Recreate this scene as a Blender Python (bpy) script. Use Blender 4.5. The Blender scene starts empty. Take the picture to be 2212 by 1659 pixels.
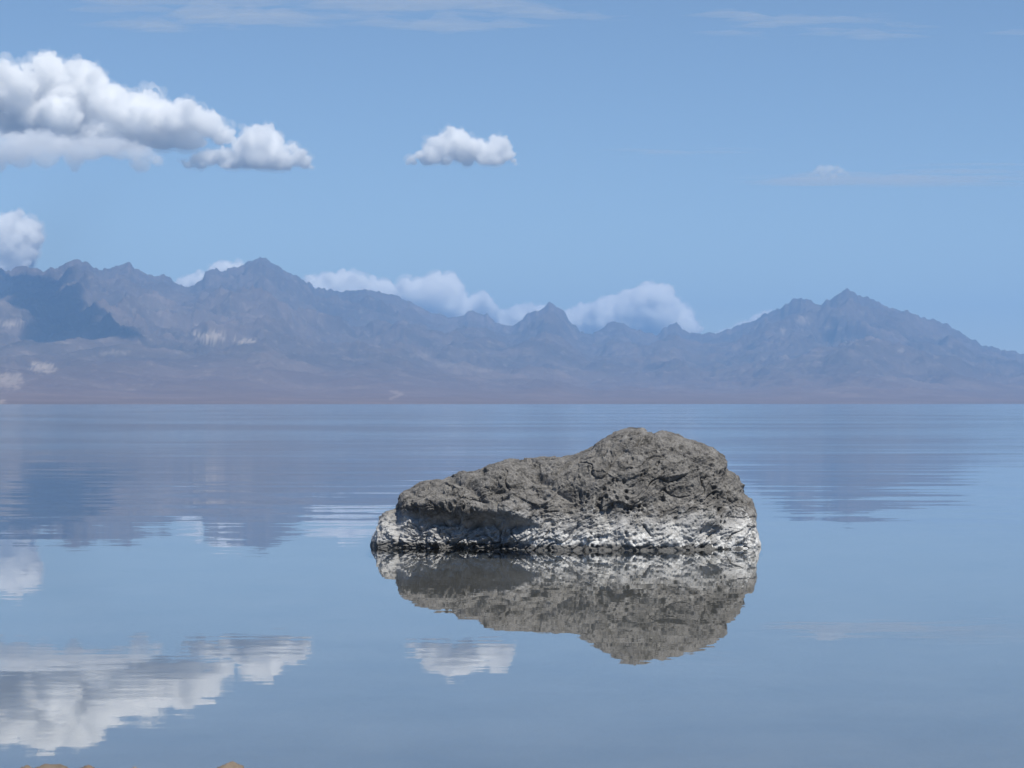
import bpy, bmesh, math, random
import numpy as np
from mathutils import Vector

R = math.radians
random.seed(7)
scene = bpy.context.scene
col = scene.collection

# ------------------------------------------------------------------ camera
CAM_H = 1.2                       # metres above the water
F = 70.0 / 36.0                   # focal length over sensor width
cam_data = bpy.data.cameras.new("camera")
cam_data.lens = 70.0
cam_data.sensor_width = 36.0
cam_data.clip_start = 0.1
cam_data.clip_end = 150000.0
cam_data.dof.use_dof = True
cam_data.dof.focus_distance = 16.6
cam_data.dof.aperture_fstop = 11.0
cam = bpy.data.objects.new("camera", cam_data)
cam.location = (0.0, 0.0, CAM_H)
cam.rotation_euler = (R(90.0 + 0.553), 0.0, 0.0)
col.objects.link(cam)
scene.camera = cam

# ------------------------------------------------------------------ sky and sun
SUN_EL, SUN_AZ = R(55.0), R(148.0)          # azimuth clockwise from the view direction (+Y)
world = bpy.data.worlds.new("World")
scene.world = world
world.use_nodes = True
wn, wl = world.node_tree.nodes, world.node_tree.links
wn.clear()
w_out = wn.new("ShaderNodeOutputWorld")
w_bg = wn.new("ShaderNodeBackground")
w_sky = wn.new("ShaderNodeTexSky")
w_sky.sky_type = 'NISHITA'
w_sky.sun_disc = False
w_sky.sun_elevation = SUN_EL
w_sky.sun_rotation = SUN_AZ
w_sky.altitude = 1300.0
w_sky.air_density = 1.0
w_sky.dust_density = 0.4
w_sky.ozone_density = 3.0
w_bg.inputs["Strength"].default_value = 0.092
w_tint = wn.new("ShaderNodeMix")
w_tint.data_type = 'RGBA'; w_tint.blend_type = 'MULTIPLY'
w_tint.inputs[0].default_value = 1.0
w_tint.inputs[7].default_value = (0.955, 0.972, 0.965, 1.0)
wl.new(w_sky.outputs[0], w_tint.inputs[6])
wl.new(w_tint.outputs[2], w_bg.inputs["Color"])
wl.new(w_bg.outputs[0], w_out.inputs["Surface"])

sun_data = bpy.data.lights.new("sun", 'SUN')
sun_data.energy = 5.0
sun_data.angle = R(0.53)
sun_data.color = (1.0, 0.94, 0.81)
sun = bpy.data.objects.new("sun", sun_data)
SUN_DIR = Vector((math.cos(SUN_EL) * math.sin(SUN_AZ), math.cos(SUN_EL) * math.cos(SUN_AZ), math.sin(SUN_EL)))
sun.rotation_euler = SUN_DIR.to_track_quat('Z', 'Y').to_euler()
sun.location = (0, 0, 3000)
col.objects.link(sun)

vs = scene.view_settings
vs.view_transform = 'Standard'
vs.look = 'None'
vs.exposure = 0.2
vs.gamma = 1.0
vs.use_curve_mapping = False

scene.render.engine = 'CYCLES'
cy = scene.cycles
cy.max_bounces = 28
cy.diffuse_bounces = 4
cy.glossy_bounces = 4
cy.transmission_bounces = 6
cy.transparent_max_bounces = 12
cy.volume_bounces = 24
cy.use_denoising = True
cy.denoiser = 'OPENIMAGEDENOISE'
cy.sample_clamp_indirect = 8.0
cy.caustics_reflective = False
cy.caustics_refractive = False

# ------------------------------------------------------------------ helpers
def tag(o, label=None, category=None, group=None, kind=None):
    if label: o["label"] = label
    if category: o["category"] = category
    if group: o["group"] = group
    if kind: o["kind"] = kind
    return o

def new_obj(name, mesh, mat=None, parent=None):
    o = bpy.data.objects.new(name, mesh)
    if mat is not None:
        mesh.materials.append(mat)
    col.objects.link(o)
    if parent is not None:
        o.parent = parent
    return o

def mesh_from(name, verts, faces, smooth=True):
    verts = np.ascontiguousarray(verts, dtype=np.float32)
    faces = np.ascontiguousarray(faces, dtype=np.int32)
    k = faces.shape[1]
    m = bpy.data.meshes.new(name)
    m.vertices.add(len(verts))
    m.vertices.foreach_set("co", verts.ravel())
    m.loops.add(faces.size)
    m.loops.foreach_set("vertex_index", faces.ravel())
    m.polygons.add(len(faces))
    m.polygons.foreach_set("loop_start", np.arange(0, faces.size, k, dtype=np.int32))
    m.polygons.foreach_set("loop_total", np.full(len(faces), k, dtype=np.int32))
    m.update(calc_edges=True)
    m.validate()
    if smooth:
        m.polygons.foreach_set("use_smooth", np.ones(len(m.polygons), dtype=bool))
    return m

def grid_faces(n, m, flip=False):
    i = np.arange(n - 1)[:, None]; j = np.arange(m - 1)[None, :]
    a = i * m + j; b = a + m; c = b + 1; d = a + 1
    q = np.stack([a, b, c, d], -1).reshape(-1, 4)
    return q[:, ::-1].copy() if flip else q

def attr(mesh, name, values):
    a = mesh.attributes.new(name, 'FLOAT', 'POINT')
    a.data.foreach_set("value", np.ascontiguousarray(values, dtype=np.float32))

def smooth(a, b, x):
    t = np.clip((x - a) / (b - a), 0.0, 1.0)
    return t * t * (3 - 2 * t)

# numpy gradient noise ------------------------------------------------
_rng = np.random.default_rng(11)
_PERM = _rng.permutation(1024).astype(np.int64)
_g = _rng.normal(size=(1024, 3)); _GRAD = _g / np.linalg.norm(_g, axis=1, keepdims=True)

def _hash(ix, iy, iz):
    return _PERM[(_PERM[(_PERM[ix & 1023] + iy) & 1023] + iz) & 1023]

def perlin(p):
    i = np.floor(p).astype(np.int64); f = p - i
    w = f * f * f * (f * (f * 6 - 15) + 10)
    out = np.zeros(len(p))
    for dx in (0, 1):
        wx = w[:, 0] if dx else 1 - w[:, 0]
        for dy in (0, 1):
            wy = w[:, 1] if dy else 1 - w[:, 1]
            for dz in (0, 1):
                wz = w[:, 2] if dz else 1 - w[:, 2]
                g = _GRAD[_hash(i[:, 0] + dx, i[:, 1] + dy, i[:, 2] + dz)]
                d = g[:, 0] * (f[:, 0] - dx) + g[:, 1] * (f[:, 1] - dy) + g[:, 2] * (f[:, 2] - dz)
                out += wx * wy * wz * d
    return out * 1.5

def fbm(p, octaves=4, gain=0.5, lac=2.03, ridged=False):
    out = np.zeros(len(p)); amp = 1.0; q = p.copy()
    for _ in range(octaves):
        n = perlin(q)
        out += amp * ((1.0 - 2.0 * np.abs(n)) if ridged else n)
        amp *= gain; q = q * lac + 17.3
    return out

def fracture(p):
    """piecewise planes: every cell is broken off at its own tilt"""
    i = np.floor(p).astype(np.int64)
    best = np.full(len(p), 9.0); val = np.zeros(len(p))
    for dx in (-1, 0, 1):
        for dy in (-1, 0, 1):
            for dz in (-1, 0, 1):
                h = _hash(i[:, 0] + dx, i[:, 1] + dy, i[:, 2] + dz)
                c = np.stack([i[:, 0] + dx, i[:, 1] + dy, i[:, 2] + dz], 1) + 0.5 + _GRAD[h] * 0.48
                r = p - c; d = (r ** 2).sum(1)
                near = d < best
                val = np.where(near, (r * _GRAD[(h + 371) & 1023]).sum(1) + 0.25 * _GRAD[(h + 77) & 1023][:, 0], val)
                best = np.where(near, d, best)
    return val

def worley(p):
    i = np.floor(p).astype(np.int64)
    best = np.full(len(p), 9.0)
    for dx in (-1, 0, 1):
        for dy in (-1, 0, 1):
            for dz in (-1, 0, 1):
                h = _hash(i[:, 0] + dx, i[:, 1] + dy, i[:, 2] + dz)
                c = np.stack([i[:, 0] + dx, i[:, 1] + dy, i[:, 2] + dz], 1) + 0.5 + _GRAD[h] * 0.45
                best = np.minimum(best, ((p - c) ** 2).sum(1))
    return np.sqrt(best)

# material helper -----------------------------------------------------
class Nodes:
    def __init__(self, name):
        self.mat = bpy.data.materials.new(name)
        self.mat.use_nodes = True
        self.n = self.mat.node_tree.nodes; self.l = self.mat.node_tree.links
        self.n.clear()
        self.out = self.n.new("ShaderNodeOutputMaterial")
    def add(self, kind, **kw):
        nd = self.n.new(kind)
        for k, v in kw.items():
            if k in nd.inputs: nd.inputs[k].default_value = v
            else: setattr(nd, k, v)
        return nd
    def link(self, a, b): self.l.new(a, b)
    def math(self, op, a, b=0.0, clamp=False):
        nd = self.n.new("ShaderNodeMath"); nd.operation = op; nd.use_clamp = clamp
        for k, v in enumerate((a, b)):
            if hasattr(v, "is_output"): self.l.new(v, nd.inputs[k])
            else: nd.inputs[k].default_value = v
        return nd.outputs[0]
    def vmath(self, op, a, b=(0, 0, 0)):
        nd = self.n.new("ShaderNodeVectorMath"); nd.operation = op
        for k, v in enumerate((a, b)):
            if hasattr(v, "is_output"): self.l.new(v, nd.inputs[k])
            else: nd.inputs[k].default_value = v
        return nd.outputs[0]
    def noise(self, vec, scale, detail=4.0, rough=0.5):
        nd = self.n.new("ShaderNodeTexNoise")
        nd.inputs["Scale"].default_value = scale; nd.inputs["Detail"].default_value = detail
        nd.inputs["Roughness"].default_value = rough
        if vec is not None: self.l.new(vec, nd.inputs["Vector"])
        return nd
    def ramp(self, fac, stops, interp='LINEAR'):
        nd = self.n.new("ShaderNodeValToRGB"); cr = nd.color_ramp; cr.interpolation = interp
        while len(cr.elements) < len(stops): cr.elements.new(0.5)
        for e, (p, c) in zip(cr.elements, stops):
            e.position = p; e.color = (c[0], c[1], c[2], 1.0)
        self.l.new(fac, nd.inputs[0])
        return nd.outputs[0]
    def mix(self, fac, a, b, blend='MIX'):
        nd = self.n.new("ShaderNodeMix"); nd.data_type = 'RGBA'; nd.blend_type = blend
        for s, v in ((nd.inputs[0], fac), (nd.inputs[6], a), (nd.inputs[7], b)):
            if hasattr(v, "is_output"): self.l.new(v, s)
            elif isinstance(v, (int, float)): s.default_value = v
            else: s.default_value = (v[0], v[1], v[2], 1.0)
        return nd.outputs[2]

def volume_mat(name, density, color=(1, 1, 1), aniso=0.0):
    m = Nodes(name)
    v = m.add("ShaderNodeVolumePrincipled")
    v.inputs["Color"].default_value = (*color, 1.0)
    v.inputs["Density"].default_value = density
    v.inputs["Anisotropy"].default_value = aniso
    m.link(v.outputs[0], m.out.inputs["Volume"])
    return m.mat

# ------------------------------------------------------------------ the mountains beyond the lake
SKYLINE = [(-3400, 1506), (-2900, 1480), (-2400, 1415), (-2000, 1330), (-1700, 1290), (-1450, 1190), (-1200, 1150), (-900, 1080), (-600, 1010), (-350, 1040), (-150, 985), (0, 1006), (26, 1017), (56, 1000), (88, 993), (120, 1003), (141, 1001), (159, 1014), (182, 1004),
 (217, 1001), (253, 987), (285, 969), (306, 982), (329, 985), (353, 1003), (382, 1007), (411, 1003), (447, 989), (488, 988),
 (511, 1000), (535, 1014), (570, 1032), (594, 1038), (614, 1030), (635, 1041), (670, 1061), (699, 1071), (729, 1064),
 (758, 1044), (770, 1015), (793, 1012), (814, 1007), (829, 1013), (852, 1010), (876, 1011), (899, 994), (923, 981),
 (946, 979), (976, 966), (999, 973), (1028, 994), (1064, 1014), (1099, 1029), (1134, 1041), (1152, 1053), (1175, 1070),
 (1211, 1087), (1246, 1087), (1282, 1094), (1323, 1086), (1388, 1082), (1429, 1091), (1482, 1104), (1511, 1120),
 (1541, 1129), (1570, 1150), (1617, 1169), (1664, 1182), (1717, 1191), (1729, 1182), (1752, 1167), (1782, 1172),
 (1829, 1179), (1843, 1197), (1882, 1217), (1926, 1229), (1946, 1217), (1964, 1194), (1982, 1178), (2017, 1167),
 (2040, 1150), (2064, 1131), (2087, 1141), (2111, 1153), (2123, 1179), (2140, 1209), (2175, 1238), (2208, 1254),
 (2240, 1241), (2270, 1220), (2305, 1213), (2340, 1211), (2364, 1225), (2404, 1247), (2425, 1254), (2439, 1245),
 (2457, 1259), (2471, 1247), (2488, 1226), (2509, 1217), (2533, 1207), (2547, 1216), (2558, 1233), (2599, 1249),
 (2669, 1256), (2718, 1238), (2773, 1224), (2843, 1188), (2913, 1157), (2961, 1132), (3007, 1108), (3038, 1129),
 (3069, 1143), (3087, 1131), (3121, 1118), (3149, 1097), (3174, 1085), (3205, 1097), (3233, 1115), (3254, 1113),
 (3282, 1129), (3330, 1146), (3386, 1164), (3442, 1188), (3476, 1193), (3497, 1189), (3525, 1202), (3567, 1226),
 (3616, 1251), (3650, 1275), (3682, 1294), (3699, 1291), (3741, 1306), (3776, 1317), (3797, 1313), (3840, 1324),
 (4000, 1360), (4250, 1395), (4600, 1430), (5000, 1460)]
SK = np.array(SKYLINE, float)
FPX = 3840 * F                    # pixels per unit tangent in the photograph
HOR = 1512.0                      # its horizon row
K22 = 2212 * F
def az_of(px): return (px - 1920.0) / FPX
def el_of(py): return (HOR - py) / FPX

# the range is a height field over (bearing, distance): ridge crest at RIDGE distance, aprons running down to the shore
RIDGE = np.array([(-900, 6200), (0, 6700), (500, 7000), (1000, 7600), (1500, 8000), (1750, 8600), (2064, 7900), (2250, 8800),
                  (2500, 8700), (2700, 8900), (3000, 7900), (3200, 7600), (3840, 8000), (5000, 8200)], float)
SHORE = np.array([(-900, 2500), (0, 2600), (1500, 3000), (3840, 3900), (5000, 4100)], float)

def terrain():
    nu, nd1, nd2 = 1500, 320, 50
    u = np.linspace(az_of(-3350), az_of(4950), nu)
    px = u * FPX + 1920.0
    E = el_of(np.interp(px, SK[:, 0], SK[:, 1]))
    E += 0.0014 * smooth(-900, -200, px) * fbm(np.stack([px / 34.0, px * 0 + 3.3, px * 0], 1), 4, 0.65)          # small crags on the crest
    D = np.interp(px, RIDGE[:, 0], RIDGE[:, 1])
    ker = np.hanning(81); ker /= ker.sum()
    D = np.convolve(np.pad(D, 40, mode='edge'), ker, 'valid')
    S = np.interp(px, SHORE[:, 0], SHORE[:, 1])
    t1 = np.linspace(0, 1, nd1) ** 0.85
    t2 = 1 + np.linspace(0, 1, nd2 + 1)[1:] * 0.20
    t = np.concatenate([t1, t2])
    T = t[None, :]
    dist = (S - 60)[:, None] + (D - S + 60)[:, None] * T
    X = u[:, None] * dist; Y = dist + 0 * X
    kw = np.hanning(41); kw /= kw.sum()
    Es = np.convolve(np.pad(E, 20, mode='edge'), kw, 'valid')
    Tc = np.clip(T, 0, 1)
    Em = Es[:, None] + (E - Es)[:, None] * smooth(0.72, 0.97, Tc)
    zr = Em * D[:, None]
    prof = 0.10 * Tc + 0.20 * Tc ** 2 + 0.70 * Tc ** 3.0
    back = np.clip((T - 1) / 0.2, 0, 1)
    z = zr * prof * (1 - back) ** 1.3
    P = np.stack([X.ravel(), Y.ravel(), np.zeros(X.size)], 1)
    wob = np.stack([fbm(P / 900.0 + 5, 3), fbm(P / 900.0 + 55, 3), np.zeros(len(P))], 1) * 260
    r1 = fbm((P + wob) / np.array([800.0, 1300.0, 1]) + 1.7, 7, 0.54, ridged=True).reshape(X.shape)
    r2 = fbm((P + wob * 0.6) / np.array([260.0, 380.0, 1]) + 9.1, 6, 0.60, ridged=True).reshape(X.shape)
    rise = smooth(0.16, 0.70, Tc) * (1 - 0.55 * smooth(0.84, 0.99, Tc))
    z = z + zr * (0.20 * (r1 - 0.35) * rise + 0.095 * (r2 - 0.3) * (0.15 * smooth(0.05, 0.3, Tc) + rise)) * (1 - back)
    # low apron: gently undulating fans
    z += 6.0 * smooth(0.03, 0.2, Tc) * (fbm(P / 420.0 + 31, 4).reshape(X.shape) + 0.4) * (1 - smooth(0.4, 0.8, Tc))
    # spurs stay under the crest that the eye sees
    m_ = np.where(T < 0.93, z / dist, 0).max(axis=1)
    f_ = np.minimum(1.0, 0.97 * E / m_)
    f_ = np.min(np.lib.stride_tricks.sliding_window_view(np.pad(f_, 20, mode='edge'), 41), axis=1)
    f_ = np.convolve(np.pad(f_, 20, mode='edge'), kw, 'valid')
    z = z * (1 + (f_[:, None] - 1) * smooth(0.10, 0.45, Tc) * (1 - smooth(0.86, 0.97, Tc)))
    crest = np.where(T >= 0.88, z / dist, 0).max(axis=1)
    z = z * (1 + ((E / crest)[:, None] - 1) * smooth(0.84, 0.98, Tc))
    # meet the water
    z = np.where(T < 0.02, (T - 0.008) * 40, z + 0.48)
    z = np.where(T > 1.199, -0.6, z)
    V = np.stack([X.ravel(), Y.ravel(), z.ravel()], 1)
    # pale outcrops and bare scars: (x, y, half width, half height, amount) as they lie on the slopes
    scars = [(457, 726, 33, 9, 1.0), (532, 736, 24, 6, 1.0), (92, 795, 28, 12, 0.9), (20, 822, 34, 20, 0.8), (26, 699, 36, 7, 0.7), (250, 761, 36, 5, 0.4),
             (972, 789, 40, 5, 0.35), (905, 768, 30, 4, 0.3), (1734, 692, 14, 12, 0.5), (1692, 712, 9, 6, 0.6), (4, 868, 10, 6, 0.9), (1040, 800, 34, 4, 0.3),
             (600, 640, 40, 5, 0.12), (335, 655, 50, 22, 0.12), (10, 640, 18, 40, 0.2)]
    qx = (X / dist * K22 + 1106.0); qy = (871.0 - (z - CAM_H) / dist * K22)
    Pq = np.stack([qx.ravel() / 16.0, qy.ravel() / 5.0, 0 * qx.ravel()], 1)
    nz = fbm(Pq, 4, 0.6).reshape(X.shape)
    pale = np.zeros(X.shape)
    for (cx, cy_, rx, ry, w) in scars:
        e = ((qx - cx) / rx) ** 2 + ((qy - cy_) / ry) ** 2
        pale = np.maximum(pale, 0.62 * w * smooth(1.4, 0.1, e + 1.1 * nz))
    for (ax, ay, bx_, by) in ((845, 845, 869, 852), (869, 852, 844, 861)):            # bent track on the fan
        L2 = (bx_ - ax) ** 2 + (by - ay) ** 2
        k_ = np.clip(((qx - ax) * (bx_ - ax) + (qy - ay) * (by - ay)) / L2, 0, 1)
        dd = np.hypot(qx - ax - k_ * (bx_ - ax), qy - ay - k_ * (by - ay))
        pale = np.maximum(pale, 0.35 * smooth(4.0, 1.0, dd + 1.5 * nz))
    pale[:, T[0] > 0.98] = 0
    return V, grid_faces(nu, len(t), flip=False), X, Y, z, u, dist, pale.ravel()

V, Fc, TX, TY, TZ, TU, TD, PALE = terrain()
def on_terrain(px, py):
    """world point of the slope seen at a place of the photograph"""
    i = int(np.argmin(np.abs(TU - (px - 1106.0) / K22)))
    e = (TZ[i] - CAM_H) / TD[i]
    j = int(np.argmax(e >= (871.0 - py) / K22))
    return Vector((TX[i, j], TY[i, j], TZ[i, j]))
mm = Nodes("mountain_rock")
geo = mm.add("ShaderNodeNewGeometry").outputs["Position"]
n1 = mm.noise(geo, 0.0012, 6, 0.62); n2 = mm.noise(geo, 0.006, 6, 0.65); n3 = mm.noise(geo, 0.03, 5, 0.6)
base = mm.ramp(n1.outputs[0], [(0.30, (0.072, 0.055, 0.050)), (0.50, (0.120, 0.087, 0.074)), (0.68, (0.188, 0.134, 0.110))])
scrub = mm.ramp(n2.outputs[0], [(0.40, (0.035, 0.033, 0.026)), (0.55, (0.10, 0.080, 0.064)), (0.72, (0.21, 0.16, 0.13))])
c = mm.mix(0.55, base, scrub)
pale = mm.math('MULTIPLY', mm.math('SUBTRACT', n3.outputs[0], 0.58), 6.0, clamp=True)
c = mm.mix(mm.math('MULTIPLY', pale, 0.55), c, (0.27, 0.22, 0.18))
at = mm.add("ShaderNodeAttribute", attribute_name="pale")
c = mm.mix(at.outputs["Fac"], c, (0.48, 0.40, 0.32))
mz = mm.add("ShaderNodeSeparateXYZ"); mm.link(geo, mz.inputs[0])
fan = mm.add("ShaderNodeMapRange"); mm.link(mm.math('ADD', mz.outputs["Z"], mm.math('MULTIPLY', mm.math('SUBTRACT', n2.outputs[0], 0.5), 90.0)), fan.inputs[0])
for k, q in enumerate((15.0, 110.0, 0.42, 0.0)): fan.inputs[k + 1].default_value = q
c = mm.mix(fan.outputs[0], c, (0.20, 0.125, 0.112))
ms = mm.add("ShaderNodeBsdfPrincipled", Roughness=0.95)
ms.inputs["Specular IOR Level"].default_value = 0.1
mm.link(c, ms.inputs["Base Color"])
mm.link(ms.outputs[0], mm.out.inputs["Surface"])
mtn_me = mesh_from("mountain_range", V, Fc)
attr(mtn_me, "pale", PALE)
mtn = new_obj("mountain_range", mtn_me, mm.mat)
tag(mtn, "long brown desert mountain range hazed blue beyond the water", kind="structure")

# ------------------------------------------------------------------ ground (bank, lake bed, salt flat) and water
def ground():
    ys = np.concatenate([np.linspace(-5900, -60, 12), np.linspace(-40, 3.0, 16), np.linspace(3.2, 10, 110), np.linspace(10.3, 40, 90),
                         np.geomspace(42, 11300, 50)])
    xs = np.concatenate([-np.geomspace(8900, 9, 34), np.linspace(-8, 8, 200), np.geomspace(9, 8900, 34)])
    Y, X = np.meshgrid(ys, xs, indexing='ij')
    P = np.stack([X.ravel(), Y.ravel(), 0 * X.ravel()], 1)
    n = fbm(P / 0.9, 4).reshape(X.shape); nb = fbm(P / 6.0 + 4, 3).reshape(X.shape)
    edge = 5.55 + 0.35 * nb
    bank = np.clip((edge - Y) / 3.0, -1.0, 1.0)
    z = np.where(bank > 0, 0.16 * bank, 0.30 * bank)
    z = np.maximum(z, -0.085) + 0.018 * n * (np.abs(Y) < 60)
    z = np.where(Y > 1500, -0.085 - 1.2 * smooth(1500, 2300, Y), z)
    return np.stack([X.ravel(), Y.ravel(), z.ravel()], 1), grid_faces(len(ys), len(xs), flip=True)
gv, gf = ground()
gm = Nodes("salt_mud")
pos = gm.add("ShaderNodeNewGeometry").outputs["Position"]
a = gm.noise(pos, 1.2, 6, 0.6); b = gm.noise(pos, 14.0, 5, 0.65); d = gm.noise(pos, 0.12, 4, 0.5)
a_ = gm.add('ShaderNodeMapRange'); gm.link(a.outputs[0], a_.inputs[0]); a_.inputs[1].default_value = 0.32; a_.inputs[2].default_value = 0.68
cc = gm.mix(a_.outputs[0], (0.095, 0.086, 0.076), (0.20, 0.183, 0.165))
cc = gm.mix(gm.math('MULTIPLY', b.outputs[0], 0.5), cc, (0.13, 0.105, 0.082))
cc = gm.mix(gm.math('MULTIPLY', d.outputs[0], 0.35), cc, (0.24, 0.22, 0.20))
gs = gm.add("ShaderNodeBsdfPrincipled", Roughness=0.85)
gm.link(cc, gs.inputs["Base Color"])
bp = gm.add("ShaderNodeBump", Strength=0.5, Distance=0.02)
gm.link(b.outputs[0], bp.inputs["Height"]); gm.link(bp.outputs[0], gs.inputs["Normal"])
gm.link(gs.outputs[0], gm.out.inputs["Surface"])
grd = new_obj("ground", mesh_from("ground", gv, gf), gm.mat)
tag(grd, "brown muddy bank and salt lake bed", kind="structure")

wm = Nodes("lake_water")
pos = wm.add("ShaderNodeNewGeometry").outputs["Position"]
sep = wm.add("ShaderNodeSeparateXYZ"); wm.link(pos, sep.inputs[0])
def mapped(sx, sy, off=0.0):
    mp = wm.add("ShaderNodeMapping"); mp.inputs["Scale"].default_value = (sx, sy, 1.0)
    mp.inputs["Location"].default_value = (off, off * 0.7, 0)
    wm.link(pos, mp.inputs["Vector"]); return mp.outputs[0]
def centred(nd): return wm.vmath('SUBTRACT', nd.outputs["Color"], (0.5, 0.5, 0.5))
swell = centred(wm.noise(mapped(0.24, 1.4, 3.0), 1.0, 2.0, 0.5))       # long low ripples
fine = centred(wm.noise(mapped(1.3, 7.5, 11.0), 1.0, 3.0, 0.6))           # small ripples
near = centred(wm.noise(mapped(3.2, 13.0, 5.0), 1.0, 2.0, 0.55))         # faint wrinkles in the sheltered water
patch = wm.noise(mapped(0.035, 0.06, 7.0), 1.0, 3.0, 0.55).outputs[0]      # cat's paws of breeze
def mr(v, a, b, c, d):
    nd = wm.add("ShaderNodeMapRange"); nd.clamp = True; nd.interpolation_type = 'SMOOTHSTEP'
    wm.link(v, nd.inputs[0])
    for k, q in enumerate((a, b, c, d)): nd.inputs[k + 1].default_value = q
    return nd.outputs[0]
open_water = mr(sep.outputs["Y"], 13.0, 26.0, 0.12, 1.0)                  # the bank shelters the near water
far_water = mr(sep.outputs["Y"], 30.0, 200.0, 0.8, 1.1)
breeze = mr(patch, 0.38, 0.66, 0.75, 1.4)
amp_s = wm.math('MULTIPLY', wm.math('MULTIPLY', open_water, far_water), wm.math('MULTIPLY', breeze, 0.042))
amp_f = wm.math('MULTIPLY', wm.math('MULTIPLY', open_water, far_water), wm.math('MULTIPLY', breeze, 0.006))
def scaled(v, s):
    nd = wm.n.new("ShaderNodeVectorMath"); nd.operation = 'SCALE'; wm.link(v, nd.inputs[0])
    if hasattr(s, "is_output"): wm.link(s, nd.inputs["Scale"])
    else: nd.inputs["Scale"].default_value = s
    return nd.outputs[0]
tilt = wm.vmath('ADD', scaled(swell, amp_s), scaled(fine, amp_f))
tilt = wm.vmath('ADD', tilt, scaled(fine, 0.0034))
tilt = wm.vmath('ADD', tilt, scaled(near, 0.009))
tilt = wm.vmath('MULTIPLY', tilt, (0.6, 1.0, 0.0))
nrm = wm.vmath('NORMALIZE', wm.vmath('ADD', tilt, (0, 0, 1)))
fr = wm.add("ShaderNodeFresnel", IOR=1.38); wm.link(nrm, fr.inputs["Normal"])
gl = wm.add("ShaderNodeBsdfGlossy", Roughness=0.0)
gl.inputs["Color"].default_value = (1.0, 1.0, 1.0, 1.0)
wm.link(wm.math('MULTIPLY', mr(sep.outputs["Y"], 14.0, 62.0, 0.0, 0.11), mr(patch, 0.38, 0.60, 0.8, 1.1)), gl.inputs["Roughness"])
wm.link(nrm, gl.inputs["Normal"])
tr = wm.add("ShaderNodeBsdfTransparent"); tr.inputs["Color"].default_value = (0.86, 0.93, 1.0, 1)
mx = wm.add("ShaderNodeMixShader")
wm.link(wm.math('POWER', fr.outputs[0], 0.66), mx.inputs[0]); wm.link(tr.outputs[0], mx.inputs[1]); wm.link(gl.outputs[0], mx.inputs[2])
wm.link(mx.outputs[0], wm.out.inputs["Surface"])
wv = np.array([(-8800, 4.0, 0), (8800, 4.0, 0), (8800, 6500, 0), (-8800, 6500, 0)], float)
water = new_obj("lake_water", mesh_from("lake_water", wv, np.array([[0, 1, 2, 3]]), smooth=False), wm.mat)
tag(water, "calm shallow lake mirroring the sky and mountains", kind="structure")

# ------------------------------------------------------------------ haze
HX, HY0, HY1, HZ0, HZ1 = 9000.0, -6000.0, 11400.0, -2.6, 566.0
hb = bmesh.new()
bmesh.ops.create_cube(hb, size=1.0)
for v in hb.verts:
    v.co = Vector((v.co.x * 2 * HX, (v.co.y + 0.5) * (HY1 - HY0) + HY0, (v.co.z + 0.5) * (HZ1 - HZ0) + HZ0))
hm = bpy.data.meshes.new("haze"); hb.to_mesh(hm); hb.free()
haze = new_obj("haze", hm, volume_mat("haze_air", 1.45e-4, (0.28, 0.52, 0.925), 0.0))
tag(haze, "pale blue haze in the air over the lake and mountains", kind="stuff")

# ------------------------------------------------------------------ clouds
_b = bmesh.new(); bmesh.ops.create_icosphere(_b, subdivisions=2, radius=1.0)
ICO_V = np.array([v.co[:] for v in _b.verts]); ICO_F = np.array([[v.index for v in f.verts] for f in _b.faces]); _b.free()

def hull(blobs, voxel, base_z, disp, seed, flat):
    """union of spheres, remeshed, flattened below base_z, roughened into billows"""
    B = np.array(blobs)
    v = (ICO_V[None] * (B[:, 3] * 1.0)[:, None, None]) * np.array([1, 1, 0.92]) + B[:, None, :3]
    f = ICO_F[None] + (np.arange(len(B)) * len(ICO_V))[:, None, None]
    m = mesh_from("tmp", v.reshape(-1, 3), f.reshape(-1, 3), smooth=False)
    o = bpy.data.objects.new("tmp", m); col.objects.link(o)
    md = o.modifiers.new("r", 'REMESH'); md.mode = 'VOXEL'; md.voxel_size = voxel
    dg = bpy.context.evaluated_depsgraph_get()
    me = bpy.data.meshes.new_from_object(o.evaluated_get(dg))
    bpy.data.objects.remove(o); bpy.data.meshes.remove(m)
    co = np.empty(len(me.vertices) * 3, np.float32); me.vertices.foreach_get("co", co); co = co.reshape(-1, 3).astype(float)
    nr = np.empty(len(me.vertices) * 3, np.float32); me.vertices.foreach_get("normal", nr); nr = nr.reshape(-1, 3).astype(float)
    q = co / (disp * 5.0) + seed
    bill = 2 * np.abs(perlin(q)) + 1.3 * np.abs(perlin(q * 2.1 + 3)) + 1.0 * np.abs(perlin(q * 4.3 + 8)) + 0.75 * np.abs(perlin(q * 8.7 + 1))
    up = smooth(-0.5, 0.4, nr[:, 2])[:, None]
    co = co + nr * ((bill - 0.9) * disp)[:, None] * (0.35 + 0.65 * up)
    below = co[:, 2] < base_z
    co[below, 2] = base_z + (co[below, 2] - base_z) * flat
    me.vertices.foreach_set("co", co.astype(np.float32).ravel()); me.update()
    me.polygons.foreach_set("use_smooth", np.ones(len(me.polygons), dtype=bool))
    return me

def puffs(blobs, rnd, n1=6, n2=2):
    """smaller billows budding from the upper side of each big one"""
    out = list(blobs)
    def bud(b, f):
        x, y, z, r = b
        a = rnd.uniform(0, 2 * math.pi); e = math.asin(rnd.uniform(-0.25, 1.0))
        q = r * rnd.uniform(0.75, 0.95)
        return (x + q * math.cos(e) * math.cos(a), y + q * math.cos(e) * math.sin(a), z + q * math.sin(e), r * f * rnd.uniform(0.7, 1.2))
    for b in blobs:
        for _ in range(n1):
            c = bud(b, 0.36); out.append(c)
            for _ in range(n2): out.append(bud(c, 0.42))
    return out

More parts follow.
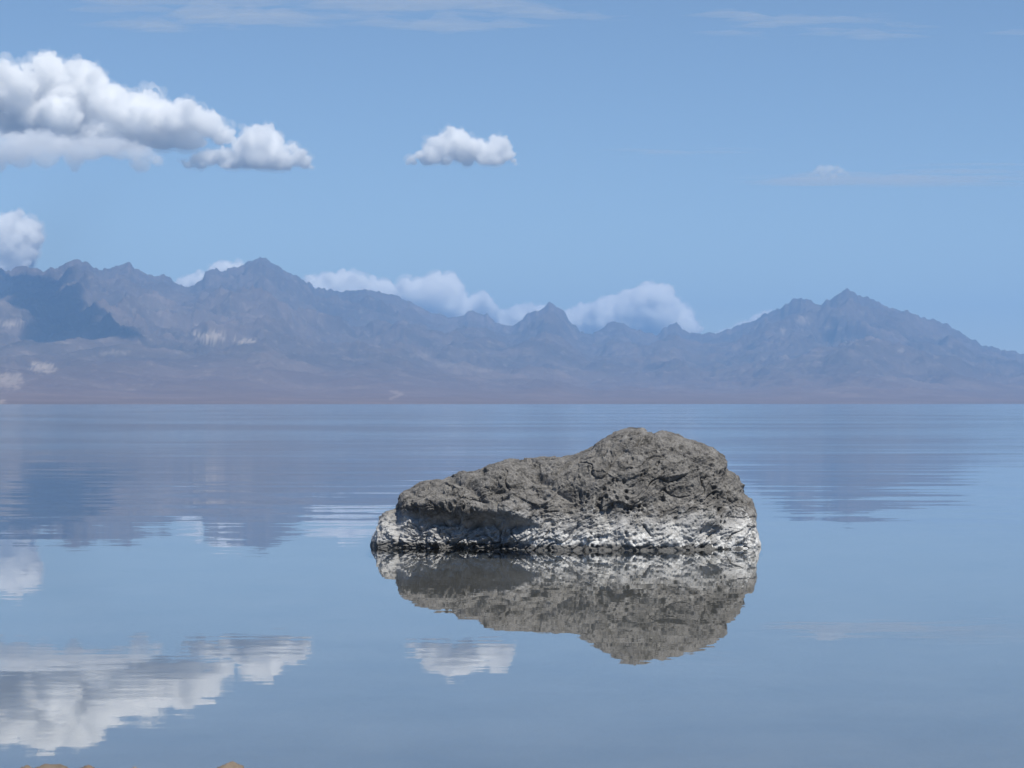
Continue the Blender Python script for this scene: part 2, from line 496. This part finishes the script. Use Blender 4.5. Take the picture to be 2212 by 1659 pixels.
def cloud_at(L, label, density, voxel, disp, seed):
    """L: big billows in world space, base height first"""
    bz, L = L
    rnd = random.Random(seed)
    cx = sum(b[0] for b in L) / len(L); cy_ = sum(b[1] for b in L) / len(L)
    L = puffs([(b[0] - cx, b[1] - cy_, b[2] - bz, b[3]) for b in L], rnd)
    rm = max(b[3] for b in L)
    # dense heart, and a thin fringe of vapour round it
    core = hull([(x, y, z, r * 0.90) for (x, y, z, r) in L], voxel, 0.12 * rm, disp, seed, 0.30)
    o = new_obj("cloud", None)
    o.location = (cx, cy_, bz)
    new_obj("billows", core, volume_mat("cloud_vapour", density, (1.0, 1.0, 1.0), 0.0), o)
    fr_ = hull([(x, y, z, r * 1.06 + 0.03 * rm) for (x, y, z, r) in L], voxel * 1.3, -0.10 * rm, disp * 2.0, seed + 4.4, 0.30)
    new_obj("fringe", fr_, volume_mat("cloud_fringe", density * 0.15, (1.0, 1.0, 1.0), 0.0), o)
    tag(o, label, "cloud", "heaped clouds")
    return o

def cloud(label, dist, base_py, top, density, voxel, disp, seed, n=60, deep=0.45, fat=1.0):
    """top: outline of the cloud's head (x, y of the photograph); filled with billows down to a level base"""
    k = dist / K22
    rnd = random.Random(seed)
    tp = np.array(top, float)
    L = []
    for i in range(n):
        px = tp[0, 0] + (tp[-1, 0] - tp[0, 0]) * (i + rnd.random()) / n
        t = float(np.interp(px, tp[:, 0], tp[:, 1])); h = max(base_py - t, 6.0); t += 0.30 * h * rnd.random() ** 2
        r = max(min(h * fat * rnd.uniform(0.12, 0.36), 40.0), 4.0)
        py = t + r if rnd.random() < 0.6 else rnd.uniform(t + r, max(base_py - 0.4 * r, t + r + 1))
        L.append(((px - 1106) * k, dist + rnd.uniform(-1, 1) * h * k * deep, CAM_H + (871 - py) * k, r * k))
    return cloud_at((CAM_H + (871 - base_py) * k, L), label, density, voxel, disp, seed)

cloud("large heaped white cumulus with grey underside at the left edge", 13000, 322,
      [(-260, 210), (-120, 165), (-60, 150), (-20, 128), (10, 122), (25, 152), (60, 142), (85, 137), (95, 118), (140, 128), (180, 122), (215, 152),
       (250, 182), (268, 204), (292, 190), (302, 178), (316, 196), (350, 216), (400, 214), (430, 238), (468, 242), (484, 268), (502, 296)],
      0.026, 6.5, 22, 1.3, 150)
cloud("low flat grey cloud bank under the large cumulus at the left", 11800, 372,
      [(-260, 295), (0, 285), (100, 282), (200, 290), (260, 300), (300, 306), (330, 318), (345, 338), (352, 352)], 0.009, 8, 18, 2.2, 120)
cloud("pointed white cumulus puff right of the large cumulus", 13000, 366,
      [(392, 348), (412, 334), (450, 324), (490, 320), (522, 302), (545, 270), (558, 258), (574, 262), (590, 286), (606, 302), (640, 312), (664, 326), (674, 350)],
      0.027, 5.5, 13, 3.1, 90)
cloud("small isolated white cumulus in the middle of the sky", 13000, 358,
      [(876, 342), (902, 328), (926, 302), (940, 284), (960, 279), (985, 273), (1000, 287), (1020, 302), (1045, 301), (1060, 306), (1078, 290), (1095, 306), (1108, 334), (1116, 350)],
      0.027, 5, 11, 4.2, 90)
cloud("tiny faint white cloud high above the right mountain", 13000, 384,
      [(1750, 374), (1770, 356), (1790, 350), (1815, 359), (1836, 374)], 0.010, 6, 8, 5.3, 26)
cloud("pale cloud rising behind the ridge at the left edge", 20000, 602,
      [(-130, 480), (0, 472), (20, 465), (45, 470), (65, 486), (72, 502), (62, 532), (56, 562), (50, 582)], 0.024, 10, 28, 6.4, 105, 0.4, 1.4)
cloud("small pale cloud in the notch left of the tall left peak", 30000, 640,
      [(384, 612), (400, 597), (425, 589), (442, 602), (468, 575), (490, 565), (515, 573), (532, 592)], 0.024, 12, 24, 7.5, 60, 0.4, 1.4)
cloud("wide pale cloud bank behind the long sloping left ridge", 30000, 698,
      [(662, 618), (690, 589), (720, 593), (760, 592), (800, 603), (840, 616), (870, 621), (900, 604), (925, 600), (950, 592), (963, 593), (972, 618), (985, 642),
       (1010, 646), (1035, 633), (1054, 641), (1064, 668)], 0.024, 13, 28, 8.6, 165, 0.4, 1.4)
cloud("wide faint pale cloud behind the pointed butte", 32000, 738,
      [(1058, 690), (1085, 669), (1120, 661), (1160, 656), (1220, 672), (1250, 661), (1280, 651), (1320, 641), (1350, 633), (1390, 619), (1415, 612), (1430, 621),
       (1450, 652), (1478, 668), (1492, 694)], 0.020, 14, 28, 9.7, 150, 0.4, 1.4)
cloud("wisp of pale cloud on the left slope of the right mountain", 32000, 740,
      [(1540, 718), (1600, 697), (1640, 674), (1668, 664), (1692, 694)], 0.008, 14, 14, 10.8, 51, 0.4, 1.4)

# a cumulus overhead, out of the picture, whose shadow darkens the left end of the range
def overhead_cloud():
    L = []
    for (px, py, r) in [(45, 592, 110), (75, 610, 110), (50, 640, 110), (110, 650, 95), (90, 680, 110), (150, 680, 95), (130, 715, 90), (190, 705, 90), (230, 700, 80), (250, 715, 70)]:
        p = on_terrain(px, py)
        q = p + SUN_DIR * ((1750.0 - p.z) / SUN_DIR.z)
        if L:
            a = Vector(L[-1][:3])
            for k in range(1, 6):
                m_ = a.lerp(q, k / 6.0); L.append((m_.x, m_.y, m_.z, r * 0.95))
        L.append((q.x, q.y, q.z, r * 1.0))
    return cloud_at((1690.0, L), "cumulus above the picture that shades the left slopes", 0.03, 14, 22, 12.5)
overhead_cloud()

def cirrus(label, alt, pts, thick, density, seed, stretch):
    """thin lens of ice cloud at one height; pts = (px, py, half width px, half height px, weight)"""
    L = []
    for (px, py, wx, wy, w) in pts:
        d0 = alt / ((871 - py) / K22); d1 = alt / ((871 - (py + wy)) / K22)
        L.append(((px - 1106) / K22 * d0, d0, wx / K22 * d0, d1 - d0, w))
    x0 = min(a[0] - 2.2 * a[2] for a in L); x1 = max(a[0] + 2.2 * a[2] for a in L)
    y0 = min(a[1] - 2.2 * a[3] for a in L); y1 = max(a[1] + 2.2 * a[3] for a in L)
    nx, ny = 300, 160
    X, Y = np.meshgrid(np.linspace(x0, x1, nx), np.linspace(y0, y1, ny), indexing='ij')
    g = np.zeros(X.shape)
    for (cx, cy_, sx, sy, w) in L:
        g = np.maximum(g, w * np.exp(-(((X - cx) / sx) ** 2 + ((Y - cy_) / sy) ** 2) * 1.2))
    P = np.stack([X.ravel() / stretch[0], Y.ravel() / stretch[1], X.ravel() * 0 + seed], 1)
    n = fbm(P, 6, 0.6).reshape(X.shape)
    th = np.clip(g * (0.42 + 1.25 * n) - 0.03, 0, None) ** 1.35
    rim = np.zeros(X.shape, bool); rim[0] = rim[-1] = True; rim[:, 0] = rim[:, -1] = True
    th[rim] = 0
    top = np.stack([X.ravel(), Y.ravel(), (th * thick).ravel()], 1)
    bot = np.stack([X.ravel(), Y.ravel(), (-0.3 * th * thick).ravel() - 0.05], 1)
    f = grid_faces(nx, ny)
    keep = (th.ravel()[f].max(axis=1) > 0)
    f = f[keep]
    # side walls where a kept face borders a dropped one are closed by the thin rim
    fb = f[:, ::-1] + nx * ny
    e = np.concatenate([f[:, [0, 1]], f[:, [1, 2]], f[:, [2, 3]], f[:, [3, 0]]])
    key = e[:, 0].astype(np.int64) * (nx * ny) + e[:, 1]; rev = e[:, 1].astype(np.int64) * (nx * ny) + e[:, 0]
    be = e[~np.isin(key, rev)]
    side = np.stack([be[:, 1], be[:, 0], be[:, 0] + nx * ny, be[:, 1] + nx * ny], 1)
    allf = np.concatenate([f, fb, side]); allv = np.concatenate([top, bot])
    used = np.unique(allf); remap = np.full(len(allv), -1); remap[used] = np.arange(len(used))
    c0 = np.array([allv[used][:, 0].mean(), allv[used][:, 1].mean(), 0])
    me = mesh_from("cirrus_cloud", allv[used] - c0, remap[allf])
    o = new_obj("cirrus_cloud", me, volume_mat("ice_cloud", density, (1, 1, 1), 0.2))
    o.location = (c0[0], c0[1], alt)
    tag(o, label, "cloud", "thin high clouds")
    return o

_r = random.Random(21)
veil = [(620, 2, 300, 10, 0.8), (820, 8, 180, 12, 1.0), (540, 42, 150, 11, 0.6), (1130, 24, 120, 10, 0.8), (300, 22, 110, 9, 0.5), (700, -24, 420, 16, 0.9),
        (440, 30, 100, 12, 0.55), (640, 56, 80, 9, 0.45), (900, 50, 140, 7, 0.4)]
veil += [(_r.uniform(220, 1320), _r.uniform(-5, 66), _r.uniform(40, 120), _r.uniform(5, 10), _r.uniform(0.3, 0.75)) for _ in range(22)]
cirrus("thin streaky veil of high cloud along the top of the sky", 5200, veil, 300, 0.0012, 2.5, (1300.0, 330.0))
streak = [(1700, 58, 120, 10, 0.5), (1905, 50, 60, 5, 0.9), (1780, 42, 140, 6, 0.45), (2190, 70, 60, 8, 0.4), (1600, 68, 80, 8, 0.4)]
streak += [(_r.uniform(1520, 1960), _r.uniform(30, 80), _r.uniform(40, 110), _r.uniform(4, 9), _r.uniform(0.25, 0.5)) for _ in range(10)]
cirrus("faint long streak of high cloud at the upper right", 5200, streak, 260, 0.0013, 6.5, (1400.0, 360.0))
cirrus("broad faint band of thin cloud above the right mountain", 5200,
       [(1980, 385, 300, 14, 0.8), (2120, 370, 200, 14, 0.8), (1400, 330, 110, 8, 0.5), (1560, 325, 90, 6, 0.45), (1750, 395, 120, 6, 0.6)],
       300, 0.0008, 9.5, (5200.0, 900.0))

# ------------------------------------------------------------------ the boulder
D_S = 16.88
ROCK_PX = [(75, 690), (85, 640), (110, 605), (140, 540), (160, 510), (210, 495), (240, 455), (270, 415), (310, 385), (370, 355), (440, 345),
 (500, 320), (550, 295), (620, 290), (700, 265), (760, 255), (820, 243), (880, 240), (960, 235), (1040, 228), (1110, 225), (1180, 210),
 (1230, 180), (1280, 145), (1340, 120), (1390, 90), (1460, 78), (1520, 85), (1570, 105), (1620, 92), (1680, 100), (1750, 120), (1820, 150),
 (1880, 180), (1920, 220), (1940, 270), (1980, 310), (2010, 360), (2030, 410), (2080, 440), (2100, 490), (2110, 560), (2122, 640), (2130, 700)]
ZS = 1560.0 / 2212.0
RX = np.array([((1340 + ZS * x) - 1920) / FPX * D_S for x, y in ROCK_PX])
RZ = np.array([CAM_H - ((1560 + ZS * y) - HOR) / FPX * D_S for x, y in ROCK_PX])
RX0, RX1 = RX[0] - 0.012, RX[-1] + 0.012
def zx(x): return ((1340 + ZS * x) - 1920) / FPX * D_S
def zz(y, d=16.4): return CAM_H - ((1560 + ZS * y) - HOR) / FPX * d

def boulder():
    nu = 880
    a = np.linspace(0, math.pi, nu)
    xs = RX0 + (RX1 - RX0) * (0.5 - 0.5 * (0.35 * np.cos(a) + 0.65 * (1 - 2 * a / math.pi)))
    T = np.interp(xs, np.concatenate([[RX0], RX, [RX1]]), np.concatenate([[-0.06], RZ, [-0.06]]))
    s = (xs - RX0) / (RX1 - RX0)
    plan = np.clip(1 - np.abs(2 * s - 1) ** 2.6, 0, 1) ** 0.5
    Fd = 0.04 + 0.62 * plan; Bd = 0.05 + 0.80 * plan
    yc = D_S + 0.05 * np.sin(s * 5.0)
    nf, nb = 330, 90
    skirt = np.linspace(-0.26, -0.004, 26)
    ph_f = np.linspace(0, math.pi / 2, nf); ph_b = np.linspace(math.pi / 2, math.pi, nb + 1)[1:]
    rows = []
    for h in skirt: rows.append(('s', h, 0.0))
    for p in ph_f: rows.append(('c', p, 0))
    for p in ph_b: rows.append(('c', p, 1))
    rows.append(('b', -0.26, 1))
    Z0 = -0.06
    H = np.maximum(T - Z0, 0.0)
    YS, ZSs = [], []
    for kind, p, bk in rows:
        if kind == 's':
            YS.append(yc - Fd * (1.0 + 0.05 * (-p) / 0.26)); ZSs.append(np.full(nu, Z0 + p))
        elif kind == 'b':
            YS.append(yc + Bd); ZSs.append(np.full(nu, Z0 + p))
        else:
            cth, sth = math.cos(p), math.sin(p)
            cy_ = math.copysign(abs(cth) ** 0.80, cth)
            YS.append(yc - cy_ * (Bd if bk else Fd)); ZSs.append(Z0 + H * abs(sth) ** 0.86)
    Yg = np.stack(YS, 1); Zg = np.stack(ZSs, 1)
    Xg = np.repeat(xs[:, None], Yg.shape[1], 1)
    G = np.stack([Xg, Yg, Zg], -1)
    def normals(G):
        du = np.gradient(G, axis=0); dv = np.gradient(G, axis=1)
        n = np.cross(du, dv); return n / (np.linalg.norm(n, axis=-1, keepdims=True) + 1e-9)
    N = normals(G)
    # large forms seen on the face that looks at the camera
    def blob(px, py, rx, ry, rot=0.0):
        cx, cz = zx(px), zz(py)
        dx, dz = Xg - cx, Zg - cz
        c, s_ = math.cos(rot), math.sin(rot)
        ax = (dx * c + dz * s_) / (rx * ZS / FPX * D_S); az = (-dx * s_ + dz * c) / (ry * ZS / FPX * D_S)
        return np.exp(-(ax ** 2 + az ** 2))
    front = smooth(0.15, -0.25, N[..., 1])
    dsp = np.zeros(Xg.shape)
    P0 = G.reshape(-1, 3)
    wv = fbm(P0 / 0.35 + 2, 3).reshape(Xg.shape)
    brow = zz(505) - 0.02 + 0.075 * wv + (Xg - zx(500)) * -0.05
    side = smooth(zx(90), zx(420), Xg) * smooth(zx(1000), zx(780), Xg)
    dsp -= 0.17 * side * smooth(0.03, -0.05, Zg - brow) * front                   # hollow under the brow at the left
    dsp += 0.06 * side * np.exp(-((Zg - brow - 0.05) / 0.05) ** 2) * front
    dsp -= 0.085 * blob(560, 365, 80, 26, -0.3) * front                           # dark cleft
    dsp -= 0.05 * blob(640, 430, 50, 20, -0.5) * front
    dsp -= 0.06 * blob(980, 330, 60, 16, -0.5) * front
    dsp -= 0.06 * blob(1160, 450, 90, 60, 0.2) * front
    dsp += 0.05 * blob(1350, 330, 200, 120, 0.2) * front
    dsp -= 0.05 * blob(1640, 400, 110, 60, 0.2) * front
    dsp -= 0.06 * blob(1840, 610, 45, 45, -0.6) * front
    dsp -= 0.04 * blob(1830, 270, 90, 16, -0.45) * front
    crease = (Zg - zz(300)) + 0.62 * (Xg - zx(900)) + 0.03 * wv                      # long diagonal crease
    dsp -= 0.035 * np.exp(-(crease / 0.018) ** 2) * smooth(zx(860), zx(900), Xg) * smooth(zx(1180), zx(1060), Xg) * front
    dsp += 0.03 * smooth(0.0, -0.08, crease) * np.exp(-((Xg - zx(950)) / 0.25) ** 2) * front
    # fractured, pitted surface
    Q = P0.copy()
    th = R(-24); c, s_ = math.cos(th), math.sin(th)
    Qr = np.stack([Q[:, 0] * c - Q[:, 2] * s_, Q[:, 1], Q[:, 0] * s_ + Q[:, 2] * c], 1)
    warp = np.stack([perlin(Q / 0.22 + 3), perlin(Q / 0.22 + 33), perlin(Q / 0.22 + 63)], 1) * 0.07
    strat = fbm((Qr + warp) / np.array([0.30, 0.22, 0.095]) + 5, 5, 0.55, ridged=True)
    big = fbm(Q / 0.42 + 8, 4, 0.5)
    lump = fbm((Q + warp * 0.5) / 0.085 + 21, 4, 0.6)
    pit1 = worley((Q + warp * 0.4) / 0.060); pit2 = worley((Q + warp * 0.2) / 0.027 + 7)
    facet = worley((Qr + warp) / np.array([0.26, 0.20, 0.13]) + 13)
    where = smooth(-0.25, 0.35, fbm(Q / 0.3 + 91, 3))
    n = 0.045 * big + 0.016 * (strat - 0.55) + 0.012 * lump + 0.020 * (0.45 - facet)
    n -= 0.028 * smooth(0.38, 0.12, pit1) * (0.35 + 0.9 * where)
    n -= 0.011 * smooth(0.40, 0.12, pit2) * (0.5 + 0.5 * where)
    n += 0.034 * fracture((Qr + warp * 0.8) / np.array([0.34, 0.30, 0.22]) + 3) + 0.012 * fracture((Qr + warp * 0.5) / np.array([0.13, 0.12, 0.09]) + 31)
    crk = np.abs(perlin((Qr + warp * 1.3) / np.array([0.30, 0.25, 0.16]) + 51))
    n -= 0.035 * smooth(0.07, 0.0, crk) * smooth(0.0, 0.35, fbm(Q / 0.4 + 71, 2) + 0.12)
    hol = (side * smooth(0.03, -0.05, Zg - brow) * front).ravel()
    n += hol * (0.035 * lump + 0.03 * (strat - 0.55) - 0.04 * smooth(0.10, 0.0, np.abs(perlin(Q / 0.11 + 15))))
    n = n.reshape(Xg.shape)
    # keep the traced outline: less relief where the surface is the skyline
    sky = np.exp(-((N[..., 1] + 0.10) / 0.35) ** 2) * smooth(0.3, 0.9, N[..., 2])
    n = n * (1 - 0.45 * sky)
    endf = smooth(0.0, 0.05, np.minimum(s, 1 - s))[:, None]
    G2 = G + N * ((dsp + n) * (0.25 + 0.75 * endf))[..., None]
    N2 = normals(G2)
    return G2, N2, strat.reshape(Xg.shape), where.reshape(Xg.shape), pit1.reshape(Xg.shape)

G2, N2, STR, WHERE, PIT = boulder()
nu_, nv_ = G2.shape[:2]
rock_me = mesh_from("boulder", G2.reshape(-1, 3), grid_faces(nu_, nv_))

def rock_material():
    m = Nodes("dark_rock")
    pos = m.add("ShaderNodeTexCoord").outputs["Object"]
    big = m.noise(pos, 2.2, 5, 0.6); mid = m.noise(pos, 11.0, 6, 0.68); fine = m.noise(pos, 60.0, 4, 0.65); fl = m.noise(pos, 34.0, 4, 0.7)
    c = m.ramp(mid.outputs[0], [(0.33, (0.030, 0.030, 0.031)), (0.47, (0.118, 0.115, 0.116)), (0.61, (0.205, 0.200, 0.200)), (0.78, (0.32, 0.315, 0.318))])
    c = m.mix(m.math('MULTIPLY', big.outputs[0], 0.55), c, (0.114, 0.111, 0.112))
    c = m.mix(m.math('MULTIPLY', m.math('SUBTRACT', fine.outputs[0], 0.5), 2.4, clamp=True), c, (0.30, 0.285, 0.265))
    c = m.mix(m.math('MULTIPLY', m.math('SUBTRACT', 0.46, fine.outputs[0]), 3.0, clamp=True), c, (0.045, 0.042, 0.040))
    c = m.mix(m.math('MULTIPLY', m.math('SUBTRACT', fl.outputs[0], 0.66), 9.0, clamp=True), c, (0.52, 0.49, 0.46))
    # salt blown and splashed up from the lake, thinning with height
    sp = m.add("ShaderNodeSeparateXYZ"); m.link(pos, sp.inputs[0])
    h = m.math('ADD', sp.outputs["Z"], m.math('MULTIPLY', m.math('SUBTRACT', big.outputs[0], 0.5), -0.35))
    hr = m.add("ShaderNodeMapRange"); m.link(h, hr.inputs[0])
    for k, q in enumerate((0.10, 0.42, 1.0, 0.0)): hr.inputs[k + 1].default_value = q
    salt = m.math('MULTIPLY', m.math('ADD', m.math('SUBTRACT', m.math('MULTIPLY', hr.outputs[0], 1.3), 0.28), m.math('MULTIPLY', m.math('SUBTRACT', mid.outputs[0], 0.5), 1.6)), 1.3, clamp=True)
    c = m.mix(m.math('MULTIPLY', salt, 0.75), c, (0.44, 0.445, 0.465))
    # wet foot
    wet = m.add("ShaderNodeMapRange"); m.link(m.math('ADD', sp.outputs["Z"], m.math('MULTIPLY', mid.outputs[0], 0.03)), wet.inputs[0])
    for k, q in enumerate((0.050, 0.075, 1.0, 0.0)): wet.inputs[k + 1].default_value = q
    c = m.mix(m.math('MULTIPLY', wet.outputs[0], 0.72), c, (0.030, 0.028, 0.026))
    b = m.add("ShaderNodeBsdfPrincipled", Roughness=0.9)
    b.inputs["Specular IOR Level"].default_value = 0.25
    m.link(c, b.inputs["Base Color"])
    bump = m.add("ShaderNodeBump", Strength=0.8, Distance=0.012)
    m.link(fine.outputs[0], bump.inputs["Height"]); m.link(bump.outputs[0], b.inputs["Normal"])
    m.link(b.outputs[0], m.out.inputs["Surface"])
    return m.mat
ROCK_MAT = rock_material()
rock = new_obj("boulder", None)
ROCK_AT = Vector((0.5 * (RX0 + RX1), D_S, 0.0))
rock.location = ROCK_AT
stone_part = new_obj("stone", rock_me, ROCK_MAT, rock)
stone_part.location = -ROCK_AT
tag(rock, "big dark pitted boulder with a white salt-crusted foot standing in the lake", "boulder")

# salt crust: a thin knobbly shell that wraps the foot of the boulder and dives under the stone at its edges
def salt_crust():
    P = G2.reshape(-1, 3)
    x, z = P[:, 0], P[:, 2]
    topz = np.interp(x, [zx(75), zx(200), zx(500), zx(850), zx(1000), zx(1200), zx(1450), zx(1700), zx(1900), zx(2050), zx(2130)],
                     [0.19, 0.14, 0.11, 0.13, 0.17, 0.21, 0.18, 0.20, 0.22, 0.25, 0.25])
    n = fbm(P / 0.22 + 40, 4, 0.6) ; n2 = fbm(P / 0.05 + 77, 4, 0.65); n3 = fbm(P / 0.02 + 9, 3, 0.6)
    lowz = np.interp(x, [zx(75), zx(900), zx(1850), zx(1950)], [0.060, 0.052, 0.038, 0.0]) + 0.03 * fbm(P / np.array([0.12, 0.12, 0.5]) + 3, 3)
    m = (topz - z) / 0.16 + 1.7 * n + 1.5 * n2 + 0.6 * n3
    m = m - 1.1 * smooth(zx(130), zx(230), x) * smooth(zx(980), zx(820), x) - 0.25
    m = np.minimum(m, (z - lowz) / 0.012 + 1.0 * n2)
    m = np.clip(m, -1, 1.2)
    off = np.where(m > 0, 0.001 + 0.0035 * np.minimum(m, 1.0) * (0.8 + 0.6 * n3), 0.004 * m)
    # seen from the front or flank only
    N = N2.reshape(-1, 3)
    V = P + N * off[:, None]
    f = grid_faces(nu_, nv_)
    keep = (m[f].max(axis=1) > -0.15)
    f = f[keep]
    used = np.unique(f); remap = np.full(len(V), -1); remap[used] = np.arange(len(used))
    return mesh_from("salt_crust", V[used], remap[f])
sm = Nodes("salt")
pos = sm.add("ShaderNodeTexCoord").outputs["Object"]
s1 = sm.noise(pos, 26.0, 6, 0.65); s2 = sm.noise(pos, 90.0, 3, 0.6)
sc = sm.ramp(s1.outputs[0], [(0.34, (0.20, 0.195, 0.195)), (0.47, (0.42, 0.425, 0.44)), (0.66, (0.70, 0.705, 0.72))])
ssp = sm.add("ShaderNodeSeparateXYZ"); sm.link(pos, ssp.inputs[0])
s3 = sm.noise(pos, 7.0, 5, 0.6)
fade = sm.math('ADD', sm.math('SUBTRACT', 1.15, sm.math('MULTIPLY', ssp.outputs["Z"], 2.9)), sm.math('MULTIPLY', sm.math('SUBTRACT', s3.outputs[0], 0.5), 2.2))
fade = sm.math('MULTIPLY', fade, 1.0, clamp=True)
sc = sm.mix(fade, (0.17, 0.165, 0.16), sc)
sb = sm.add("ShaderNodeBsdfPrincipled", Roughness=0.7)
sm.link(sc, sb.inputs["Base Color"])
sbu = sm.add("ShaderNodeBump", Strength=0.6, Distance=0.008)
sm.link(s2.outputs[0], sbu.inputs["Height"]); sm.link(sbu.outputs[0], sb.inputs["Normal"])
sm.link(sb.outputs[0], sm.out.inputs["Surface"])
crust = new_obj("salt_crust", salt_crust(), sm.mat, rock)
crust.location = -ROCK_AT
crust["label"] = "white salt crust around the foot of the boulder"

# ------------------------------------------------------------------ stones on the near bank
def stone(name, label, px, top_py, dist, w, h, seed, colr):
    x = (px - 1106) / K22 * dist; zt = CAM_H - (top_py - 871) / K22 * dist
    bm = bmesh.new(); bmesh.ops.create_icosphere(bm, subdivisions=5, radius=1.0)
    me = bpy.data.meshes.new(name); bm.to_mesh(me); bm.free()
    co = np.empty(len(me.vertices) * 3, np.float32); me.vertices.foreach_get("co", co); co = co.reshape(-1, 3).astype(float)
    r = 1 + 0.22 * fbm(co * 0.9 + seed, 3) + 0.10 * (fbm(co * 2.6 + seed * 2, 4, 0.55, ridged=True) - 0.6)
    co = co * r[:, None] * np.array([w * 0.5, w * 0.42, h * 0.5])
    co[:, 2] -= co[:, 2].max()
    me.vertices.foreach_set("co", co.astype(np.float32).ravel()); me.update()
    me.polygons.foreach_set("use_smooth", np.ones(len(me.polygons), dtype=bool))
    m = Nodes("bank_stone")
    p = m.add("ShaderNodeTexCoord").outputs["Object"]
    a = m.noise(p, 9.0, 6, 0.65); b = m.noise(p, 50.0, 4, 0.6)
    cc = m.mix(a.outputs[0], tuple(0.45 * v for v in colr), tuple(min(1.5 * v, 0.8) for v in colr))
    cc = m.mix(m.math('MULTIPLY', b.outputs[0], 0.4), cc, (0.09, 0.08, 0.07))
    s = m.add("ShaderNodeBsdfPrincipled", Roughness=0.85); m.link(cc, s.inputs["Base Color"])
    bu = m.add("ShaderNodeBump", Strength=0.5, Distance=0.006); m.link(b.outputs[0], bu.inputs["Height"]); m.link(bu.outputs[0], s.inputs["Normal"])
    m.link(s.outputs[0], m.out.inputs["Surface"])
    o = new_obj(name, me, m.mat)
    o.location = (x, dist, zt)
    return tag(o, label, "stone", "stones on the near bank")
stone("bank_stone", "lone tan stone tip at the bottom edge, right of the cloud reflection", 500, 1642, 6.25, 0.15, 0.19, 1.0, (0.17, 0.135, 0.105))
stone("bank_stone", "long low brown stone at the bottom left edge", 130, 1650, 6.25, 0.24, 0.19, 2.0, (0.15, 0.12, 0.095))
stone("bank_stone", "small dark stone at the bottom edge beside the long brown one", 196, 1648, 6.30, 0.12, 0.19, 3.0, (0.15, 0.11, 0.085))
stone("bank_stone", "brown stone in the bottom left corner", 50, 1653, 6.20, 0.15, 0.18, 4.0, (0.18, 0.14, 0.11))
stone("bank_stone", "faint pale stone at the bottom edge between the brown stones and the lone tan one", 275, 1654, 6.25, 0.13, 0.18, 5.0, (0.26, 0.22, 0.18))
